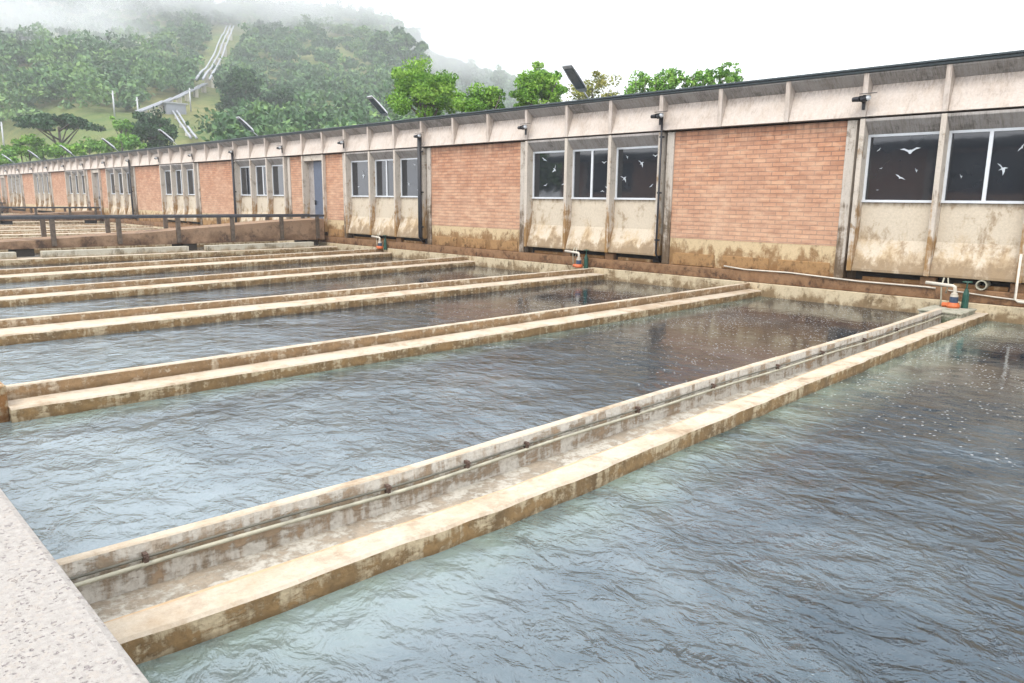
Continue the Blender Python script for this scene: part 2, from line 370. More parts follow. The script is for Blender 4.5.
def build_terrain():
    rs = np.concatenate([np.arange(30, 200, 6), np.arange(200, 600, 9), np.arange(600, 1500, 25)])
    az = np.radians(np.arange(-10, 113, .55)); nr, na = len(rs), len(az)
    A, B = np.meshgrid(az, rs); X = -np.sin(A)*B; Y = np.cos(A)*B; Z = terr(X, Y)
    v = np.stack([X, Y, Z], -1).reshape(-1, 3)
    Y_ = Y.reshape(-1)
    f = [(i*na+j, i*na+j+1, (i+1)*na+j+1, (i+1)*na+j) for i in range(nr-1) for j in range(na-1)
         if min(Y_[i*na+j], Y_[i*na+j+1], Y_[(i+1)*na+j], Y_[(i+1)*na+j+1]) > 20]
    me = bpy.data.meshes.new('hillside'); me.from_pydata(v.tolist(), [], f); me.update()
    me.polygons.foreach_set('use_smooth', [True]*len(me.polygons))
    o = bpy.data.objects.new('hillside', me); COL.objects.link(o)
    t = NT('hill grass'); n = t.noise(.03, detail=8, rough=.65); n2 = t.noise(.35, detail=6, rough=.7); n3 = t.noise(2.5, detail=4)
    c = t.mix(t.rng(n, .35, .65), (.085, .135, .035), (.19, .18, .07))
    c = t.mix(t.math('MULTIPLY', t.rng(n2, .5, .68), .75), c, (.035, .08, .025))
    c = t.mix(t.math('MULTIPLY', t.rng(n3, .5, .7), .35), c, (.22, .16, .07))
    t.bump(t.math('ADD', n2, t.math('MULTIPLY', n3, .4)), .9, .6)
    me.materials.append(t.out(c, .9, .1)); tag(o, kind='structure'); return o
build_terrain()
gm = plain('earth', (.1, .1, .05), .95, var=.4, sc=.3)
g = MB(); g.quad((-3000, -3000, -3.2), (3000, -3000, -3.2), (3000, 3000, -3.2), (-3000, 3000, -3.2)); tag(g.build('ground', gm), kind='structure')

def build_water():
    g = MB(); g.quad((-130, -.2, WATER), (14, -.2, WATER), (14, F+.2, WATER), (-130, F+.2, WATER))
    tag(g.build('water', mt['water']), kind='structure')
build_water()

# ------------------------------------------------------------------ the pavilion
P = 10.78
base_edges = [-1.45, -3.25, -5.03, -6.81, -8.68, -10.55, -12.3, -14.05, -15.75, -17.45, -19.27, -21.1]
E_ = {}
def bay_edges(k):          # four fin positions of bay k (right to left), k=0 nearest seen
    if k == 0: return [-1.75, -3.5, -5.2, -6.85]
    if k == 1: return [-12.25, -14.0, -15.7, -17.42]
    x = -22.95-P*(k-2) if k >= 2 else -12.25-P*(k-1)
    return [x, x-1.77, x-3.54, x-5.35]
pav = empty('pavilion_building', (-50, F, -1.6))
tag(pav, 'long low brick and concrete pavilion with angled window bays behind the water basins', 'building')
def pb(mb, name, m, parent=None, **k):
    o = mb.build(name, m, parent or pav, **k)
    if parent is None: o.matrix_parent_inverse = Matrix.Translation((50, -F, 1.6))
    return o
KS = list(range(-1, 11))
allx = []
# bird outlines (unit span), drawn on the glass
def bird_pts(kind):
    if kind == 0: return [(-.5,.12),(-.3,.16),(-.1,.05),(0,.07),(.1,.05),(.3,.16),(.5,.12),(.28,.06),(.1,-.05),(.05,-.14),(-.05,-.14),(-.1,-.05),(-.28,.06)]
    if kind == 1: return [(-.35,.42),(-.16,.3),(-.02,.08),(.12,.1),(.3,.02),(.12,0),(.1,-.2),(-.02,-.45),(-.03,-.2),(-.07,-.04),(-.28,-.08),(-.08,.06),(-.15,.2)]
    return [(-.45,.2),(-.2,.15),(-.02,.02),(.15,-.02),(.45,-.2),(.2,-.13),(.05,-.1),(-.08,-.16),(-.1,-.05),(-.25,.06)]
def birds(win, x0, x1, z0, z1, y, specs):
    for fx, fz, s, k, rot in specs:
        cx, cz = x0+(x1-x0)*fx, z0+(z1-z0)*fz; g = MB(); c, sn = math.cos(rot), math.sin(rot)
        pts = [(cx+s*(a*c-b*sn), cz+s*(a*sn+b*c)) for a, b in bird_pts(k)]
        n = len(pts); ctr = (sum(p[0] for p in pts)/n, sum(p[1] for p in pts)/n)
        for i in range(n):
            a, b = pts[i], pts[(i+1) % n]; g.poly([(ctr[0], y, ctr[1]), (b[0], y, b[1]), (a[0], y, a[1])])
        g.build('bird_sticker', mt['sticker'], win)
SPEC = {(0,2): [(.14,.8,.13,2,1.2),(.60,.76,.42,0,.05),(.50,.36,.26,2,-.1),(.72,.46,.11,1,0),(.20,.50,.08,0,.3),(.18,.16,.07,2,.5)],
        (0,1): [(.86,.76,.20,2,1.4),(.68,.46,.30,1,.1),(.18,.36,.10,1,0)],
        (0,0): [(.3,.6,.3,0,.2),(.7,.3,.25,2,0)],
        (1,2): [(.30,.86,.26,2,-.1),(.60,.62,.30,1,-.9),(.86,.30,.18,2,.9),(.35,.27,.18,0,.4)],
        (1,1): [(.80,.74,.20,0,0),(.78,.14,.16,0,3.1),(.88,.22,.14,1,.4)],
        (1,0): [(.22,.84,.14,1,.2),(.56,.70,.28,1,.3),(.86,.84,.20,0,0),(.17,.40,.30,1,.5),(.80,.25,.18,2,1.1)],
        (2,2): [(.55,.60,.36,1,-.3),(.3,.27,.16,2,.6)], (2,1): [(.8,.8,.16,1,0)],
        (2,0): [(.55,.86,.20,2,.2),(.3,.33,.2,1,.2),(.9,.5,.26,1,-.3),(.7,.15,.2,0,0)]}
W = F+.27
def module(k, i, xr, xl):
    g = MB()
    a, b = xl+.055, xr-.055
    # lintel soffit, recessed panel, sloping apron
    g.prismx(a, b, [(F+.02, 1.86), (W+.08, 1.86), (W+.08, 1.53), (W, 1.53), (F+.02, 1.80)])
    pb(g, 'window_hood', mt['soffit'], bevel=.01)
    g = MB()
    g.prismx(a, b, [(W+.02, .03), (W+.12, .03), (W+.12, -1.53), (F+.03, -1.53), (F+.03, -1.47), (W-.02, -.80)])
    pb(g, 'window_apron', mt['bay'], bevel=.012)
    z0, z1 = .03, 1.53
    fr = MB(); t = .055; y0, y1 = W+.0, W+.06
    fr.box(a, b, y0, y1, z1-t, z1-.001); fr.box(a, b, y0-.03, y1, z0+.001, z0+t); fr.box(a+.001, a+t, y0, y1, z0+t, z1-t); fr.box(b-t, b-.001, y0, y1, z0+t, z1-t)
    slid = (i == 1)
    if slid: fr.box((a+b)/2-.04, (a+b)/2+.03, y0-.012, y1, z0+t, z1-t)
    w_ = pb(fr, 'window', mt['white'])
    def sub(mb, nm, m):
        o = mb.build(nm, m, w_); return o
    for (p0, p1, yy) in (((a+t, (a+b)/2-.04, y0+.04), ((a+b)/2+.03, b-t, y0+.02)) if slid else ((a+t, b-t, y0+.03),)):
        q = MB(); q.quad((p0, yy, z0+t), (p1, yy, z0+t), (p1, yy, z1-t), (p0, yy, z1-t)); sub(q, 'pane', mt['glass'])
    if (k, i) in SPEC: birds(w_, a+t, b-t, z0+t, z1-t, y0+.012, SPEC[(k, i)])
def fin(x):
    g = MB(); g.prismx(x-.055, x+.055, [(F, 1.862), (F+.42, 1.862), (F+.42, -1.5), (F, -1.535)])
    pb(g, 'bay_fin', mt['fin'], bevel=.008)
def fascia_rib(x):
    g = MB(); g.prismx(x-.055, x+.055, [(F-.015, 1.9), (F+.02, 1.9), (F+.36, 2.62), (F+.36, 2.835), (F-.03, 2.835)])
    pb(g, 'fascia_rib', mt['fascia'], bevel=.006)
def brick_span(xr, xl, door=None):
    Y = F+.17
    spans = [(xl+.06, xr-.06)]
    pw = .22
    for x0, x1 in ((xl+.16, xl+.16+pw), (xr-.16-pw, xr-.16)):
        g = MB(); g.box(x0, x1, Y-.05, Y+.2, -1.74, 1.855); pb(g, 'wall_post', mt['post'], bevel=.01)
    for x0, x1 in ((xl+.057, xl+.16), (xr-.16, xr-.057)):
        g = MB(); g.box(x0, x1, F+.36, F+.42, -1.5, 1.85); pb(g, 'shadow_gap', mt['dark'])
    a, b = xl+.16+pw, xr-.16-pw
    segs = [(a, b)]
    if door:
        segs = [(a, door[0]), (door[1], b)]
    for s0, s1 in segs:
        g = MB(); g.box(s0+.001, s1-.001, Y, Y+.2, -1.0, 1.855); pb(g, 'brick_panel', mt['brick'])
        g = MB(); g.box(s0+.002, s1-.002, Y+.005, Y+.2, -1.74, -1.003)
        pb(g, 'plinth', mt['plinth'])
        n = max(1, int(round((s1-s0)/1.45))); w_ = (s1-s0)/n
        for q in range(n):
            g = MB(); g.box(s0+q*w_+.12, s0+(q+1)*w_-.12, Y-.022, Y+.004, -1.735, -1.40); pb(g, 'plinth_block', mt['block'], bevel=.015)
    if door:
        d0, d1 = door
        g = MB()
        g.box(d0, d0+.09, F+.02, F+.5, -1.55, 1.855); g.box(d1-.09, d1, F+.02, F+.5, -1.55, 1.855); g.box(d0+.09, d1-.09, F+.1, F+.5, 1.62, 1.855)
        pb(g, 'door_surround', mt['fin'], bevel=.008)
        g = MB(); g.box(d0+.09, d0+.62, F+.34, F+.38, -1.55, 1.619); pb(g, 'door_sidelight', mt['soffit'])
        g = MB(); g.box(d0+.62, d1-.09, F+.30, F+.36, -1.55, 1.62); do = pb(g, 'door', mt['door'], bevel=.006)
        g = MB(); g.box(d0+.70, d0+.74, F+.24, F+.30, -.35, -.15); g.box(d0+.70, d0+.86, F+.225, F+.25, -.2, -.17); g.build('handle', mt['black'], do)
edges_all = []
for k in KS:
    e = bay_edges(k)
    for x in e: fin(x)
    for i in range(3): module(k, i, e[i], e[i+1])
    nx = bay_edges(k+1)[0]
    gap = e[3]-nx
    m1, m2 = e[3]-gap/3, e[3]-2*gap/3
    edges_all += e+[m1, m2]
    door = None
    if k in (2, 5, 8):
        c = nx+gap*.5+.05
        door = (c-.98+.0, c+.85) if k != 2 else (-32.05, -30.15)
    brick_span(e[3], nx, door)
XR, XL = edges_all[0], edges_all[-1]
for x in edges_all: fascia_rib(x)
for a, b in zip(edges_all[:-1], edges_all[1:]):
    g = MB(); x0, x1 = b+.056, a-.056
    g.prismx(x0, x1, [(F+.005, 1.905), (F+.32, 1.905), (F+.42, 2.55), (F+.24, 2.60)])
    pb(g, 'fascia_panel', mt['fascia'], bevel=.008)
    g = MB(); g.prismx(x0, x1, [(F+.25, 2.601), (F+.42, 2.601), (F+.42, 2.835), (F-.01, 2.835), (F-.01, 2.805)])
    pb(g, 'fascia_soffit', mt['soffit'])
g = MB(); g.box(XL-.5, XR+.5, F-.06, F+.9, 2.84, 2.895); g.box(XL-.5, XR+.5, F-.10, F+.6, 2.898, 2.945)
pb(g, 'roof_edge', mt['roof'], bevel=.01)
g = MB(); g.box(XL-.4, XR+.4, F+.92, F+9, 2.6, 2.88); pb(g, 'roof', mt['roofing'])
g = MB(); g.box(XL-.3, XR+.3, F+.43, F+8.8, -3, 2.59); pb(g, 'wall', mt['post'])
g = MB(); g.box(XL-.3, XR+.3, F+.38, F+.425, 1.863, 1.903); pb(g, 'joint_strip', mt['dark'])
# brown beam along the foot, and the ledge stones under the bays
g = MB(); g.box(XL-.3, XR+.3, F+.11, F+.5, -2.02, -1.745); pb(g, 'foot_beam', mt['beam'], bevel=.015)
for k in KS:
    e = bay_edges(k); x0, x1 = e[3], e[0]
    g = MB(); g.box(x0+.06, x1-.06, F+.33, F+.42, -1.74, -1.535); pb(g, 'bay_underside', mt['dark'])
    if k > 6: continue
    for f0, f1 in ((.05, .30), (.42, .62), (.72, .95)):
        g = MB(); g.box(x0+(x1-x0)*f0, x0+(x1-x0)*f1, F+.20, F+.325, -1.742, -1.655); pb(g, 'ledge_stone', mt['plinth'], bevel=.01)
    for xx in e[1:3]:
        g = MB(); g.box(xx-.16, xx+.16, F+.16, F+.32, -1.743, -1.56); pb(g, 'support_block', mt['beam'], bevel=.01)

# basin wall at the foot of the building
bw = MB(); bw.mi = 0; bw.box(XL-.3, XR+.3, F+.06, F+.6, -2.9, -2.025)
o = bw.build('basin_wall', [mt['basin']], bevel=.015)
tag(o, 'stained low concrete basin wall running along the foot of the brick pavilion', 'wall')

# downpipes on the front (black)
def downpipe(x, r, label):
    g = MB(); y = F-.04-r
    g.tube([(x, y, 2.32), (x, y, -1.45), (x, F+.05, -1.62)], r, 10)
    root = g.build('downpipe', mt['black'], smooth=True)
    for z in (1.7, .2, -1.1):
        c = MB(); c.box(x-r-.03, x+r+.03, y-r*.3, F-.005, z, z+.05); c.build('pipe_clamp', mt['black'], root)
    tag(root, label, 'downpipe', 'black downpipes on the pavilion front')
downpipe(-22.93, .075, 'thick black downpipe at the right edge of the window bay next to the grey door')
downpipe(-12.16, .03, 'thin black downpipe at the right edge of the bay between the two widest brick panels')
downpipe(-39.05, .06, 'black downpipe at the left edge of the second window bay beyond the grey door')
downpipe(-55.15, .06, 'black downpipe far along the pavilion, between two small distant window bays')

# spotlights on the fascia ribs at the edge of every bay
def spotlight():
    r0 = empty('wall_spotlight')
    g = MB(); g.box(-.03, .03, -.03, .02, -.22, .10); g.box(-.075, .06, -.13, -.031, -.05, .075); g.build('bracket', mt['black'], r0, bevel=.006)
    g = MB(); g.tube([(.0, -.15, -.02), (.13, -.17, .01)], [.06, .065], 12); g.build('lamp_head', mt['black'], r0, smooth=False)
    g = MB(); g.tube([(.131, -.17, .01), (.175, -.176, .02), (.20, -.18, .025)], [.066, .055, .02], 12); g.build('lens', mt['white'], r0, smooth=True)
    g = MB(); g.tube([(-.20, -.14, .0), (-.05, -.15, .0)], [.05, .06], 10); g.build('socket', mt['black'], r0)
    g = MB(); g.prismx(-.02, .30, [(-.26, .085), (-.10, .11), (-.10, .125), (-.26, .10)]); g.build('shade', mt['black'], r0)
    return r0
sp = spotlight(); first = True
spots = []
for k in range(0, 9):
    e = bay_edges(k); 
    if k > 0: spots.append((e[0], 'right', k))
    spots.append((e[3], 'left', k))
ordw = ['nearest', 'second', 'third', 'fourth', 'fifth', 'sixth', 'seventh', 'eighth', 'ninth', 'tenth', 'eleventh', 'twelfth', 'thirteenth', 'fourteenth', 'fifteenth', 'sixteenth', 'seventeenth', 'eighteenth']
for n, (x, side, k) in enumerate(spots):
    s = sp if n == 0 else copy_tree(sp)
    s.location = (x, F-.02, 2.27)
    tag(s, '%s small black wall spotlight from the right, at the %s edge of a bay' % (ordw[n].replace('nearest', 'first'), side), 'spotlight', 'spotlights on the pavilion fascia')

# lamps standing on the roof and leaning out over the basins
def roof_lamp():
    r0 = empty('roof_lamp')
    g = MB(); g.box(-.09, .09, -.09, .09, -.02, .02); g.build('base_plate', mt['steel'], r0)
    d = Vector((0, -.77, .64)).normalized()
    g = MB(); g.tube([(0, 0, 0), tuple(d*.42)], .022, 8); g.build('arm', mt['steel'], r0, smooth=True)
    a = d*.40; b = d*1.42; n = Vector((0, .64, .77)).normalized(); X = Vector((1, 0, 0))
    def ring(c, w, t): return [c+X*w-n*t*.4, c+X*w*.6+n*t, c-X*w*.6+n*t, c-X*w-n*t*.4]
    g = MB(); rings = [ring(a, .12, .03), ring(a+d*.12, .21, .07), ring(a+d*.6, .225, .075), ring(b, .20, .04)]
    for i in range(3):
        for j in range(4):
            k2 = (j+1) % 4; g.quad(rings[i][j], rings[i][k2], rings[i+1][k2], rings[i+1][j])
    g.poly(rings[0]); g.poly(rings[3][::-1]); g.build('lamp_head', mt['steel'], r0, bevel=.008)
    g = MB(); q = n*(-.4*.03-.035)
    c0, c1 = a+d*.16-n*.036, b-d*.10-n*.03
    g.poly([c0+X*.165-n*.002, c1+X*.155-n*.002, c1-X*.155-n*.002, c0-X*.165-n*.002]); g.poly([c0-X*.165-n*.012, c1-X*.155-n*.012, c1+X*.155-n*.012, c0+X*.165-n*.012])
    g.build('lens', mt['lens'], r0)
    return r0
lp = roof_lamp()
lamp_lab = ['largest and nearest roof lamp, dark against the white sky beyond the trees', 'second roof lamp from the right, in front of the bright green tree',
            'third roof lamp from the right, below the dark wooded slope', 'fourth roof lamp from the right, in front of the dark conifer',
            'fifth roof lamp from the right, by the thin leaning tree', 'sixth roof lamp from the right, beneath the umbrella tree',
            'seventh roof lamp from the right, among bright shrubs', 'leftmost tiny roof lamp at the left edge of the photo']
for i, x in enumerate([-15.25, -25.5, -37.2, -47.95, -58.9, -69.8, -80.6, -91.4]):
    l = lp if i == 0 else copy_tree(lp)
    l.location = (x, F+.55, 2.967); tag(l, lamp_lab[i], 'roof lamp', 'lamps along the pavilion roof')

# ------------------------------------------------------------------ dividing walls
def ipl(pts, ys): return np.interp(ys, [p[0] for p in pts], [p[1] for p in pts])
def strip_wall(name, ys, prof, mats, parent=None, jitter=.006):
    """prof: function y -> list of (x,z) left to right open profile; mats: index per segment"""
    g = MB(); rows = [prof(y) for y in ys]; ml = []
    for i in range(len(ys)-1):
        for j in range(len(rows[0])-1):
            g.mi = mats[1][j]
            (xa, za), (xb, zb) = rows[i][j], rows[i][j+1]; (xc, zc), (xd, zd) = rows[i+1][j], rows[i+1][j+1]
            g.quad((xa, ys[i], za), (xb, ys[i], zb), (xd, ys[i+1], zd), (xc, ys[i+1], zc))
    g.mi = mats[1][0]
    for r_i, y, rev in ((0, ys[0], False), (-1, ys[-1], True)):
        p = [(x, y, z) for x, z in rows[r_i]]
        g.poly(p[::-1] if rev else p)
    return g.build(name, mats[0], parent)
def rough(y, seed, amp=.012): return (float(vnoise(y*1.0, seed*3.3, .28, seed))-.5)*2*amp*.5+(float(vnoise(y, seed, .9, seed+5))-.5)*amp
ys_end = F+.062
def narrow_wall(label, back, front, zt=-2.05, zc=-2.205, y0=1.35, up=.09, n=130):
    root = empty('dividing_wall', (back[0][1], 9, -2.6))
    ys = np.linspace(y0, ys_end, n)
    def up_p(y):
        x = float(ipl(back, y)); j = rough(y, 3+abs(x), .02)
        return [(x, -2.9), (x, zt+j*.3), (x+.012, zt+.008+j*.3), (x+up+j, zt+.008), (x+up+.012+j, zt-.004), (x+up+.012, -2.3)]
    def cr_p(y):
        x = float(ipl(back, y)); xf = float(ipl(front, y)); j = rough(y, 9+abs(x), .045)
        return [(x+up-.02, zc-.1), (x+up-.02, zc+.01), (xf-.02+j, zc), (xf+j, zc-.02), (xf+j*.3, -2.9)]
    a = strip_wall('upstand', ys, up_p, ([mt['crest'], mt['upstand']], [1, 0, 0, 0, 1]))
    b = strip_wall('crest', ys, cr_p, ([mt['crest'], mt['splash']], [1, 0, 0, 1]))
    for o in (a, b): o.parent = root; o.matrix_parent_inverse = Matrix.Translation(-root.location)
    tag(root, label, 'basin wall', 'dividing walls between the basins')
    return root
# wall A: double wall with a trough and pipes
rootA = empty('trough_wall', (-4.3, 9, -2.6))
tag(rootA, 'nearest double dividing wall with a trough, running from the rough parapet to the orange valve', 'basin wall', 'dividing walls between the basins')
bA = [(.3, -4.62), (.9, -4.61), (3.2, -4.49), (6.6, -4.52), (13.3, -4.47), (17.7, -4.60)]
fA = [(.3, -3.74), (.9, -3.76), (3.8, -3.65), (5.5, -3.70), (11.2, -3.88), (17.7, -3.96)]
ys = np.linspace(.25, ys_end, 200)
def pA1(y):
    x = float(ipl(bA, y)); j = rough(y, 2, .03)
    return [(x, -2.9), (x, -2.055+j*.2), (x+.01, -2.045+j*.2), (x+.075+j*.6, -2.045), (x+.085+j*.6, -2.055), (x+.10, -2.335)]
def pA2(y):
    x = float(ipl(bA, y)); xf = float(ipl(fA, y))
    return [(x+.08, -2.33), ((x+xf)/2, -2.335+.01*float(vnoise(y, 0, .4, 3))), (xf-.25, -2.33)]
def pA3(y):
    xf = float(ipl(fA, y)); j = rough(y, 5, .05)
    return [(xf-.34, -2.34), (xf-.33, -2.245), (xf-.25+j*.5, -2.24), (xf-.245+j*.5, -2.208), (xf-.02+j, -2.20), (xf+j, -2.218), (xf+j*.3+.005, -2.9)]
for nm, pf, mats in (('back_wall', pA1, ([mt['crest'], mt['trough_face']], [1, 0, 0, 0, 1])),
                     ('trough_floor', pA2, ([mt['trough_floor']], [0, 0])),
                     ('front_crest', pA3, ([mt['crest'], mt['splash'], weathered('old inner strip', (.52, .38, .24), (.42, .28, .16), (.2, .13, .08), amt=.4)], [1, 2, 2, 0, 0, 1]))):
    o = strip_wall(nm, ys if nm != 'back_wall' else np.linspace(.25, 16.42, 190), pf, mats, rootA); o.matrix_parent_inverse = Matrix.Translation(-rootA.location)
wallB = narrow_wall('second dividing wall from the front, with the rusty end pillar at the left edge of the photo', [(1, -9.42), (18, -9.42)], [(1, -8.98), (9, -8.90), (18, -8.98)], y0=1.5)
narrow_wall('third dividing wall, ending at the valve with the orange collar under the middle window bay', [(1, -14.55), (18, -14.6)], [(1, -13.75), (18, -14.1)], zc=-2.19)
narrow_wall('fourth dividing wall, meeting the building below the brick panel beside the thick black downpipe', [(1, -18.9), (18, -20.5)], [(1, -18.3), (18, -20.0)], zc=-2.19)
narrow_wall('fifth dividing wall, ending at the small white and green valve', [(1, -23.9), (18, -25.8)], [(1, -23.2), (18, -25.1)], zc=-2.19)
g = MB(); g.box(-9.46, -9.06, 1.30, 1.499, -2.9, -1.97)
o = g.build('end_pillar', face_mat('rusty pillar', (.42, .34, .22), (.28, .13, .04), (.2, .09, .03), -1.9, -2.4, .5), wallB, bevel=.015); o.matrix_parent_inverse = Matrix.Translation(-wallB.location)
# far walls beyond the footbridge
for i, x in enumerate([-35.6, -41.0, -46.5, -52, -57.4, -67, -72.6, -78, -84, -90, -96]):
    narrow_wall(('%s pale dividing wall beyond the first footbridge' % ordw[i]).replace('nearest', 'first'), [(1, x), (18, x)], [(1, x+.7), (18, x+.7)], zt=-2.0, zc=-2.1, y0=.5, n=30)

# pipes on wall A
def pipe_run(name, dx, z, r, m, label, y0=.3, y1=16.40):
    g = MB(); ys = np.linspace(y0, y1, 60)
    g.tube([(float(ipl(bA, y))+dx, float(y), z+.006*math.sin(y*2.1+dx*30)) for y in ys], r, 8)
    return tag(g.build(name, m, smooth=True), label, 'pipe')
pipe_run('service_pipe', .130, -2.175, .015, mt['pipegrey'], 'pale thin pipe, the lower of the two along the face of the trough wall')
pipe_run('conduit', .110, -2.135, .009, mt['pipedark'], 'dark thin conduit just above the pale pipe on the trough wall')
def clamp():
    r0 = empty('pipe_bracket')
    g = MB(); g.box(-.008, .052, -.018, .018, -.052, .040); g.build('plate', mt['rust'], r0, bevel=.004)
    g = MB(); g.tube([(.03, 0, .01), (.075, 0, .02)], .014, 8); g.tube([(.055, -.02, .018), (.055, .02, .018)], .010, 6); g.build('bolt', mt['rust'], r0)
    return r0
c0 = clamp()
cys = [1.33, 3.02, 3.8, 4.5, 6.17, 7.65, 9.25, 10.6, 12.15, 13.6]
clab = ['reddish pipe bracket nearest the rough parapet on the trough wall', 'second pipe bracket along the trough wall from the parapet', 'third pipe bracket along the trough wall from the parapet',
        'fourth pipe bracket along the trough wall from the parapet', 'fifth pipe bracket along the trough wall from the parapet', 'sixth pipe bracket along the trough wall from the parapet',
        'fourth pipe bracket from the orange valve end of the trough wall', 'third pipe bracket from the orange valve end of the trough wall', 'second pipe bracket from the orange valve end of the trough wall', 'pipe bracket nearest the orange valve on the trough wall']
for i, y in enumerate(cys):
    c = c0 if i == 0 else copy_tree(c0); c.scale = (.75, .75, .75); c.location = (float(ipl(bA, y))+.10, y, -2.135); tag(c, clab[i], 'pipe bracket', 'brackets holding the pipes on the trough wall')

# valves at the wall ends
def valve(x, y, z, label, big=True):
    r0 = empty('drain_valve', (x, y, z))
    if big:
        g = MB(); g.box(-.36, .40, -.78, .22, -.45, -.02); g.box(-.385, .425, -.80, .235, -.02, .02); g.build('concrete_box', mt['box'], r0, bevel=.012)
    g = MB(); g.tube([(-.52, -.02, .50), (-.10, -.02, .475), (.0, -.02, .47), (.035, -.02, .45), (.045, -.02, .41), (.045, -.02, .24)], .036, 10); g.build('elbow_pipe', mt['pvc'], r0, smooth=True)
    g = MB(); g.tube([(.045, -.02, .25), (.045, -.02, .29)], .075, 12); g.tube([(.045, -.02, .30), (.045, -.02, .33)], .06, 12); g.build('collar', mt['pvc'], r0)
    g = MB(); g.tube([(.045, -.02, .13), (.045, -.02, .249)], .082, 12); g.build('coupling', mt['blue'], r0)
    g = MB(); g.tube([(.045, -.02, .021), (.045, -.02, .06), (.045, -.02, .129)], [.115, .13, .10], 14); g.tube([(-.16, -.02, .07), (.0, -.02, .07)], .05, 10); g.build('flange', mt['orange'], r0)
    g = MB(); g.tube([(.22, .12, -.02), (.22, .12, .30), (.22, .12, .42)], [.07, .06, .03], 10); g.tube([(.22, .12, .42), (.22, .12, .58)], .015, 6)
    vb = g.build('valve_body', mt['green'], r0)
    g = MB(); pts = [(.22+.085*math.cos(a), .12+.085*math.sin(a), .56) for a in np.linspace(0, 2*math.pi, 13)]; g.tube(pts, .012, 6, cap=False)
    g.tube([(.135, .12, .56), (.305, .12, .56)], .009, 5); g.tube([(.22, .035, .56), (.22, .205, .56)], .009, 5); g.build('handwheel', mt['green'], r0)
    g = MB(); g.tube([(-.20, .05, .62), (-.22, .0, .45), (-.20, .0, .2), (-.20, .0, .02)], .016, 6); g.tube([(-.13, .06, .62), (-.10, .02, .48), (-.13, .02, .30)], .014, 6); g.build('hose', mt['pipegrey'], r0, smooth=True)
    tag(r0, label, 'valve', 'drain valves at the ends of the basin walls')
valve(-4.53, 17.22, -2.12, 'large valve with bright orange flange on a mossy concrete box, right under the nearest bay')
valve(-14.95, 17.50, -2.06, 'smaller valve with orange collar and pale elbow pipe below the middle window bay', big=False)
valve(-25.6, 17.50, -2.06, 'smallest valve with white elbow and green body below the window bay by the grey door', big=False)

g = MB(); g.tube([(-10.1, F+.09, -1.66), (-9.5, F+.08, -1.71), (-8.3, F+.085, -1.70), (-6.6, F+.08, -1.77), (-5.2, F+.08, -1.77), (-5.0, F+.08, -1.78)], .018, 8)
tag(g.build('water_hose', mt['pvc'], smooth=True), 'thin pale pipe sagging along the brown beam under the widest brick panel', 'pipe')
g = MB(); g.tube([(-4.75, F+.08, -1.80), (-3.9, F+.085, -1.86), (-3.0, F+.08, -1.9), (-1, F+.08, -1.9)], .015, 8)
tag(g.build('service_pipe', mt['pvc'], smooth=True), 'thin pale pipe on the brown beam to the right of the orange valve', 'pipe')
g = MB()
g.tube([(-3.50, F-.06, -.95), (-3.50, F-.06, -1.86), (-3.44, F-.06, -1.90), (-3.0, F-.06, -1.92)], .025, 8)
tag(g.build('service_pipe', mt['pvc'], smooth=True), 'upright cream pipe at the right edge of the photo below the nearest bay', 'pipe')
g = MB(); n = 16
for i in range(n):
    a, b = 2*math.pi*i/n, 2*math.pi*(i+1)/n; ca, sa, cb, sb = math.cos(a), math.sin(a), math.cos(b), math.sin(b)
    cx, cz, y0, y1 = -4.14, -1.635, F+.02, F+.34
    P3 = lambda c, s, r, y: (cx+c*r, y, cz+s*r)
    g.quad(P3(ca,sa,.105,y0), P3(cb,sb,.105,y0), P3(cb,sb,.082,y0), P3(ca,sa,.082,y0))
    g.quad(P3(ca,sa,.105,y1), P3(cb,sb,.105,y1), P3(cb,sb,.105,y0), P3(ca,sa,.105,y0))
    g.quad(P3(ca,sa,.082,y0), P3(cb,sb,.082,y0), P3(cb,sb,.082,y1), P3(ca,sa,.082,y1))
tag(g.build('outlet_pipe', mt['pipegrey'], smooth=True), 'open round grey pipe end poking out under the nearest window bay', 'pipe')

# unseen brick building added behind the camera to give the windows something to reflect
opp = empty('reflection_building', (-28, -12, -3))
def ob_(g, n, m):
    o = g.build(n, m, opp); o.matrix_parent_inverse = Matrix.Translation(-opp.location); return o
g = MB(); g.box(-43, 12, -22, -12.0, -3, 3.1); ob_(g, 'wall', mt['brick'])
g = MB(); g.box(-44, 13, -23, -11.3, 3.101, 3.6); ob_(g, 'roof', mt['roof'])
for i in range(3, 9):
    x = -66+i*8.6
    g = MB(); g.box(x, x+4.6, -12.08, -11.98, .6, 2.9); wn = ob_(g, 'window', mt['glass'])
    g = MB(); g.box(x-.35, x-.02, -12.2, -11.96, -2.9, 3.05); ob_(g, 'wall_post', mt['fascia'])
tag(opp, 'unseen brick building added for the dark window panes to mirror', 'building')

